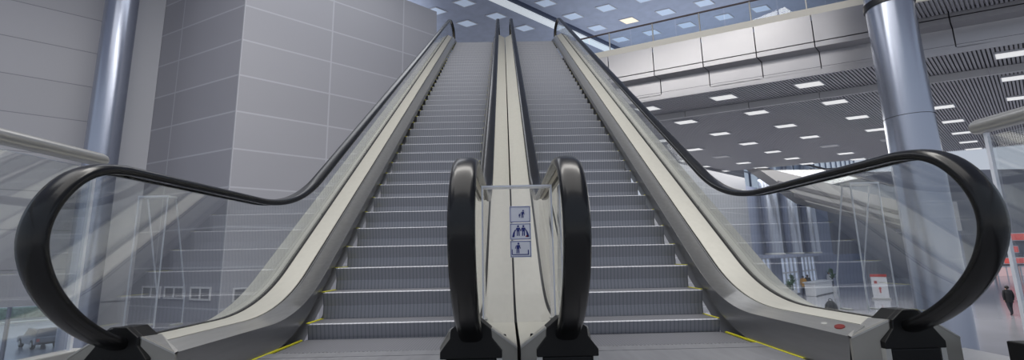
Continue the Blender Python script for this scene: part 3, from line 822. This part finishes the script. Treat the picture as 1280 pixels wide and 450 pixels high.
# ------------------------------------------------------------------ people
def person(loc, h, rz, label, cloth, legs, walk=.12, group=None):
    """one continuous skinned body; hair and jacket as children"""
    t = bpy.data.meshes.new('person')
    J = {'pel': (0, 0, .53), 'spi': (0, .01, .63), 'che': (0, 0, .74), 'nek': (0, .0, .835), 'hea': (0, -.01, .90), 'top': (0, -.005, .965),
         'shl': (-.105, 0, .80), 'ell': (-.135, .02, .64), 'wrl': (-.14, -.04, .50), 'hal': (-.14, -.06, .45),
         'shr': (.105, 0, .80), 'elr': (.135, .01, .64), 'wrr': (.14, .03, .50), 'har': (.14, .02, .45),
         'hil': (-.05, 0, .50), 'knl': (-.052, -walk*.6, .28), 'anl': (-.05, -walk*.5, .045), 'tol': (-.055, -walk*.5-.09, .018),
         'hir': (.05, 0, .50), 'knr': (.052, walk*.2, .28), 'anr': (.05, walk, .05), 'tor': (.055, walk-.08, .018)}
    R = {'pel': .085, 'spi': .078, 'che': .088, 'nek': .034, 'hea': .052, 'top': .04, 'shl': .042, 'ell': .03, 'wrl': .02, 'hal': .018, 'shr': .042, 'elr': .03, 'wrr': .02, 'har': .018,
         'hil': .06, 'knl': .042, 'anl': .028, 'tol': .022, 'hir': .06, 'knr': .042, 'anr': .028, 'tor': .022}
    Eg = [('pel', 'spi'), ('spi', 'che'), ('che', 'nek'), ('nek', 'hea'), ('hea', 'top'), ('che', 'shl'), ('shl', 'ell'), ('ell', 'wrl'), ('wrl', 'hal'), ('che', 'shr'), ('shr', 'elr'), ('elr', 'wrr'), ('wrr', 'har'),
          ('pel', 'hil'), ('hil', 'knl'), ('knl', 'anl'), ('anl', 'tol'), ('pel', 'hir'), ('hir', 'knr'), ('knr', 'anr'), ('anr', 'tor')]
    ks = list(J); sc = h*S
    t.from_pydata([Vector(J[k])*sc for k in ks], [(ks.index(a), ks.index(b_)) for a, b_ in Eg], [])
    o = bpy.data.objects.new('person', t); COL.objects.link(o)
    md = o.modifiers.new('skin', 'SKIN'); md.use_smooth_shade = True
    for i, k in enumerate(ks):
        sv = t.skin_vertices[0].data[i]; sv.radius = (R[k]*sc, R[k]*sc*(.8 if k in ('che', 'spi', 'pel') else 1)); sv.use_root = (k == 'pel')
    s2 = o.modifiers.new('sub', 'SUBSURF'); s2.levels = s2.render_levels = 2
    dg = bpy.context.evaluated_depsgraph_get(); ev = bpy.data.meshes.new_from_object(o.evaluated_get(dg))
    o.modifiers.clear(); o.data = ev
    for m_ in (M['skin'], cloth, legs): ev.materials.append(m_)
    for p in ev.polygons:
        z = p.center.z/sc; x = abs(p.center.x)/sc
        p.material_index = 0 if z > .845 or (z < .485 and x > .115) else (1 if z > .5 else 2)
        p.use_smooth = True
    o.location = Vector(loc)*S; o.rotation_euler.z = rz
    tag(o, label, 'person', group)
    hb = MB(); hb.sphere((0, .012*h, .925*h), .058*h, 14, 10); hb.build('hair', M['hair'], o, smooth=True)
    jk = MB(); jk.rings([[(math.cos(a*PI/8)*rx*h, math.sin(a*PI/8)*ry*h, z*h) for a in range(16)] for rx, ry, z in ((.11, .085, .42), (.105, .08, .55), (.105, .085, .70), (.115, .08, .78), (.075, .06, .83), (.04, .04, .84))]); jk.build('coat', cloth, o, smooth=True)
    return o
coat_b = mat('black coat', (26, 26, 30), .7); jeans = mat('dark trousers', (34, 36, 44), .7)
coat_y = mat('ochre coat', (190, 140, 50), .7); coat_g = mat('grey coat', (86, 88, 96), .7); coat_w = mat('white shirt', (206, 206, 210), .7); coat_r = mat('red skirt cloth', (150, 46, 46), .7)
person((35.9, 29.3, HF), 2.1, math.radians(160), 'person in black walking away beyond the right handrail', coat_b, jeans)
person((45.0, 37.0, HF), 2.15, math.radians(200), 'person in dark grey at the right picture edge near the red signs', coat_g, jeans)
person((40.8, 55.5, HF), 2.1, math.radians(20), 'small distant person in a white top standing on the hall floor', coat_w, coat_r, .03)

# far kiosk, plants, info stand, bag
t = thing('info_counter', (34.6, 48.2, HF), 'low white counter far away in front of the hall doors', 'counter'); og = (34.6, 48.2, HF)
b = MB(); b.obox((34.6, 48.2), U2, wn, 3.0, .5, HF, HF+1.35); b.build('body', M['white'], t, og, bevel=.05)
b = MB(); b.obox((34.6, 48.2), U2, wn, 3.15, .62, HF+1.35, HF+1.47); b.build('worktop', M['lampframe'], t, og)
b = MB(); b.obox((34.6, 48.2), U2, wn, 2.95, .53, HF, HF+.1); b.build('plinth', M['stripe'], t, og)
person((33.0, 48.3, HF), 2.1, math.radians(150), 'distant person in an ochre coat behind the white counter', coat_y, jeans, .02)
person((34.2, 49.4, HF), 2.15, math.radians(150), 'distant person in black behind the white counter', coat_b, jeans, .02)
t = thing('hanging_sign', (32.6, 49.8, -.9), 'small red sign on posts above the white counter', 'sign'); og = (32.6, 49.8, -.9)
b = MB(); b.obox((32.6, 49.8), U2, wn, 1.6, .08, -1.35, -.95); b.build('sign_board', M['glow_red'], t, og)
for q in (-1.4, 1.4):
    p = Vector((32.6, 49.8, 0))+U2*q; b = MB(); b.lathe((p.x, p.y), [(.05, HF), (.05, -1.3)], 8); b.build('post', M['strip'], t, og)
leaf = mat('plant leaf', (58, 96, 56), .7)
def plant(x, y, h, label):
    t = thing('potted_plant', (x, y, HF), label, 'plant', 'potted plants in the far hall'); og = (x, y, HF)
    b = MB(); b.lathe((x, y), [(.28, HF), (.4, HF+.7), (.36, HF+.7), (.34, HF+.62)], 16); b.build('pot', M['white'], t, og)
    b = MB(); b.tube([(x, y, HF+.6), (x+.03, y, HF+h*.7)], .05, 8); b.build('stem', M['hair'], t, og)
    b = MB()
    for i in range(46):
        a = random.uniform(0, 2*PI); l = random.uniform(.35, .7); e = random.uniform(-.2, 1.2)
        base = Vector((x+.03, y, HF+h*random.uniform(.5, .85))); d = Vector((math.cos(a)*math.cos(e), math.sin(a)*math.cos(e), math.sin(e)))
        sd = d.cross(Vector((0, 0, 1))).normalized()*.1
        m_ = base+d*l*.55; tip = base+d*l
        b.prism([base, m_+sd, tip, m_-sd], Vector((0, 0, .015)))
    b.build('leaves', leaf, t, og)
plant(30.6, 46.4, 2.4, 'far potted plant between the first and second hall doors')
plant(37.6, 50.2, 2.9, 'far potted plant at the right end of the white counter')
plant(28.6, 43.6, 1.8, 'far potted plant beside the first hall doors')

t = thing('info_stand', (36.3, 41.6, HF), 'white standing information panel with a red arrow and symbol', 'sign'); og = (36.3, 41.6, HF)
dI = Vector((.76, -.65, 0)); nI = Vector((-.65, -.76, 0))
cI = Vector((36.3, 41.6, 0))
b = MB(); b.obox(cI, dI, nI, .62, .08, HF+.15, HF+2.15); b.build('panel', M['white'], t, og)
b = MB(); b.obox(cI, dI, nI, .66, .1, HF+2.15, HF+2.4); b.build('header', M['red'], t, og)
b = MB(); b.obox(cI, dI, nI, .75, .3, HF, HF+.15); b.build('foot', M['strip'], t, og)
def on_panel(pts, name, m):
    b = MB(); b.prism([cI+dI*x+nI*.08+Vector((0, 0, HF+z)) for x, z in pts], nI*.012); b.build(name, m, t, og)
on_panel([(-.06, .62), (.06, .62), (.06, 1.0), (.16, 1.0), (0, 1.22), (-.16, 1.0), (-.06, 1.0)], 'arrow', M['red'])
on_panel([(-.40, 1.5), (-.16, 1.5), (-.16, 1.78), (-.40, 1.78)], 'symbol', M['red'])
on_panel([(0, 1.6), (.42, 1.6), (.42, 1.64), (0, 1.64)], 'text_line', M['stripe'])
t = thing('dark_bag', (25.6, 33.2, HF), 'dark bundle of luggage on the polished hall floor', 'bag'); og = (25.6, 33.2, HF)
b = MB(); b.rings([[(25.6+math.cos(a*PI/8)*r, 33.2+math.sin(a*PI/8)*r*.7, HF+z) for a in range(16)] for r, z in ((.42, 0), (.5, .2), (.44, .55), (.25, .8), (.1, .88))]); b.build('body', coat_b, t, og, smooth=True)
b = MB(); b.tube([(25.45, 33.2, HF+.82), (25.47, 33.2, HF+.98), (25.6, 33.2, HF+1.04), (25.73, 33.2, HF+.98), (25.75, 33.2, HF+.82)], .03, 8); b.build('handle', coat_b, t, og)

# ------------------------------------------------------------------ outside left: road, kerb, hedge, car
GZ = -7.7
ow = Lf-U2*10
o = slab('ground', [Vector((-140, -40, 0)), Lf-U2*30, K_+nL*.6+U2*10, Vector((-20, 150, 0)), Vector((-140, 150, 0))], GZ-.3, GZ, M['asphalt'], 'wet asphalt road outside the window')
b = MB()
rr = random.Random(2)
b.obox((-80, 84), (.707, .707, 0), (-.707, .707, 0), 45, 2.0, GZ, GZ+1.6)
hd = b.build('hedge', M['green'], None, (-80, 84, GZ)); tag(hd, 'low green hedge along the far side of the road', 'hedge')
b = MB(); b.obox((-72, 76), (.707, .707, 0), (-.707, .707, 0), 45, 1.2, GZ, GZ+.18); struct(b.build('ground_kerb', M['kerb']))

def car(loc, rz):
    t = thing('car', loc, 'dark grey off-road car parked on the wet road outside the low window', 'car', rz=rz)
    paint = mat('car paint', (120, 125, 136), .25, .4, coat=.5); dark = mat('car glass', (30, 34, 42), .1); rub = mat('tyre', (24, 24, 26), .8)
    L, W = 2.6, 1.05
    b = MB()   # lower body
    side = [(-L, .55), (-L, 1.15), (-L+.15, 1.3), (.9, 1.32), (L-.25, 1.18), (L, 1.0), (L, .5), (2.15, .45), (2.0, .8), (1.65, .95), (1.3, .8), (1.15, .45), (-1.1, .45), (-1.25, .8), (-1.6, .95), (-1.95, .8), (-2.1, .45)]
    b.prism([(x, -W, z) for x, z in side], (0, 2*W, 0)); b.build('body', paint, t, bevel=.05)
    b = MB()
    b.hexa([(-L+.1, -W+.05, 1.3), (1.15, -W+.05, 1.3), (1.15, W-.05, 1.3), (-L+.1, W-.05, 1.3), (-L+.35, -W+.2, 2.1), (.45, -W+.2, 2.1), (.45, W-.2, 2.1), (-L+.35, W-.2, 2.1)]); b.build('cabin', paint, t, bevel=.06)
    for q in (-1, 1):
        for x0, x1 in ((-2.2, -1.5), (-1.4, -.6), (-.5, .35)):
            b = MB(); y0, y1 = q*(W-.06), q*(W-.19)
            f = lambda x, z: (x, q*(W-.03)-(z-1.3)*q*.19, z)
            b.prism([f(x0, 1.42), f(x1+.1*(x1 > 0), 1.42), f(x1-.1*(x1 > 0), 1.98), f(x0+.05, 1.98)], (0, q*.02, 0)); b.build('side_window', dark, t)
        for x in (1.65, -1.6):
            b = MB(); c = Vector((x, q*(W-.15), .45))
            b.rings([[(c.x+math.cos(a*PI/12)*r, c.y+q*yy, c.z+math.sin(a*PI/12)*r) for a in range(24)] for r, yy in ((.36, -.12), (.45, -.1), (.45, .12), (.36, .17))]); wl = b.build('wheel', rub, t)
            b = MB(); b.rings([[(c.x+math.cos(a*PI/10)*r, c.y+q*yy, c.z+math.sin(a*PI/10)*r) for a in range(20)] for r, yy in ((.26, .12), (.26, .19), (.1, .2))]); b.build('hub', M['strip'], wl)
        b = MB(); b.box(L-.02, L+.04, q*.75-.2, q*.75+.2, .82, 1.02); b.build('headlamp', M['white'], t)
        b = MB(); b.box(-L-.03, -L+.02, q*.85-.12, q*.85+.12, .8, 1.1); b.build('tail_lamp', M['red'], t)
    b = MB(); b.hexa([(1.02, -W+.2, 1.36), (1.2, -W+.12, 1.36), (1.2, W-.12, 1.36), (1.02, W-.2, 1.36), (.47, -W+.3, 2.0), (.55, -W+.25, 2.0), (.55, W-.25, 2.0), (.47, W-.3, 2.0)]); b.build('windscreen', dark, t)
    b = MB(); b.box(-L-.12, -L, -.8, .8, .5, .7); b.box(L, L+.12, -.85, .85, .45, .65); b.build('bumpers', dark, t)
    return t
car((-51.0, 48.6, GZ), math.radians(150))

# ------------------------------------------------------------------ world, lights, camera
w = bpy.data.worlds.new('World'); SC.world = w; w.use_nodes = True
nt = w.node_tree; bg = nt.nodes['Background']
tc = nt.nodes.new('ShaderNodeTexCoord'); sx = nt.nodes.new('ShaderNodeSeparateXYZ'); nt.links.new(tc.outputs['Generated'], sx.inputs[0])
cr = nt.nodes.new('ShaderNodeValToRGB'); cr.color_ramp.elements[0].position = .45; cr.color_ramp.elements[0].color = (.57, .58, .61, 1)
cr.color_ramp.elements[1].position = .62; cr.color_ramp.elements[1].color = (.42, .48, .58, 1)
mp = nt.nodes.new('ShaderNodeMapRange'); mp.inputs['From Min'].default_value = -1; mp.inputs['From Max'].default_value = 1
nt.links.new(sx.outputs['Z'], mp.inputs['Value']); nt.links.new(mp.outputs['Result'], cr.inputs['Fac']); nt.links.new(cr.outputs['Color'], bg.inputs['Color'])
bg.inputs['Strength'].default_value = 1.0

def area(name, loc, size, power, color=(1, 1, 1), rot=(0, 0, 0), sy=None):
    l = bpy.data.lights.new(name, 'AREA'); l.energy = power; l.size = size*S; l.color = color
    if sy: l.shape = 'RECTANGLE'; l.size_y = sy*S
    o = bpy.data.objects.new(name, l); COL.objects.link(o); o.location = Vector(loc)*S; o.rotation_euler = rot; return o
area('hall_fill', (0, -5, 16.8), 18, 560, (1, .97, .93), sy=12)  # unseen area light added below the closed ceiling as general fill
area('steps_fill', (0, 1.5, 16.8), 18, 1250, (1, .97, .92), sy=5)  # unseen fill added to brighten the upper steps
area('lower_hall_lights', (24, 34, 8.2), 26, 2700, (1, .98, .95), sy=20)
area('left_wall_fill', (-12, 0, 16.8), 10, 260, (1, .98, .95))  # out-of-view light added to lift the left wall
area('left_rail_fill', (-7.6, 13.2, 16.8), 13, 170, (.95, .97, 1), rot=(0, 0, math.radians(41)), sy=4)  # added so the left handrail reflects a bright strip
area('gallery_up_fill', (12, 26, 11.6), 16, 300, (.86, .92, 1), rot=(PI, 0, 0), sy=12)  # invented upward fill that brightens the blue upper ceiling
area('block_up_fill', (-9, 24, 15.9), 8, 60, (.86, .92, 1), rot=(PI, 0, 0), sy=6)  # second added upward fill, over the block top

cam = bpy.data.cameras.new('camera'); co = bpy.data.objects.new('camera', cam); COL.objects.link(co)
p, yw, rl = math.radians(10.24), math.radians(.77), math.radians(-1.20)
fw = Vector((math.sin(yw)*math.cos(p), math.cos(yw)*math.cos(p), math.sin(p))); r0 = Vector((math.cos(yw), -math.sin(yw), 0)); u0 = r0.cross(fw)
r = r0*math.cos(rl)+u0*math.sin(rl); u = u0*math.cos(rl)-r0*math.sin(rl)
mw = Matrix((r, u, -fw)).transposed().to_4x4(); mw.translation = Vector((-.05, -5.016, .859))*S
co.matrix_world = mw
cam.sensor_width = 36; cam.lens = 584.3/1280*36; cam.shift_y = -10/1280
cam.clip_start = .02; cam.clip_end = 1000
SC.camera = co
vs = SC.view_settings; vs.view_transform = 'Standard'; vs.look = 'None'; vs.gamma = 1; vs.exposure = 0; vs.use_curve_mapping = False
SC.cycles.max_bounces = 10; SC.cycles.transparent_max_bounces = 24; SC.cycles.use_denoising = True
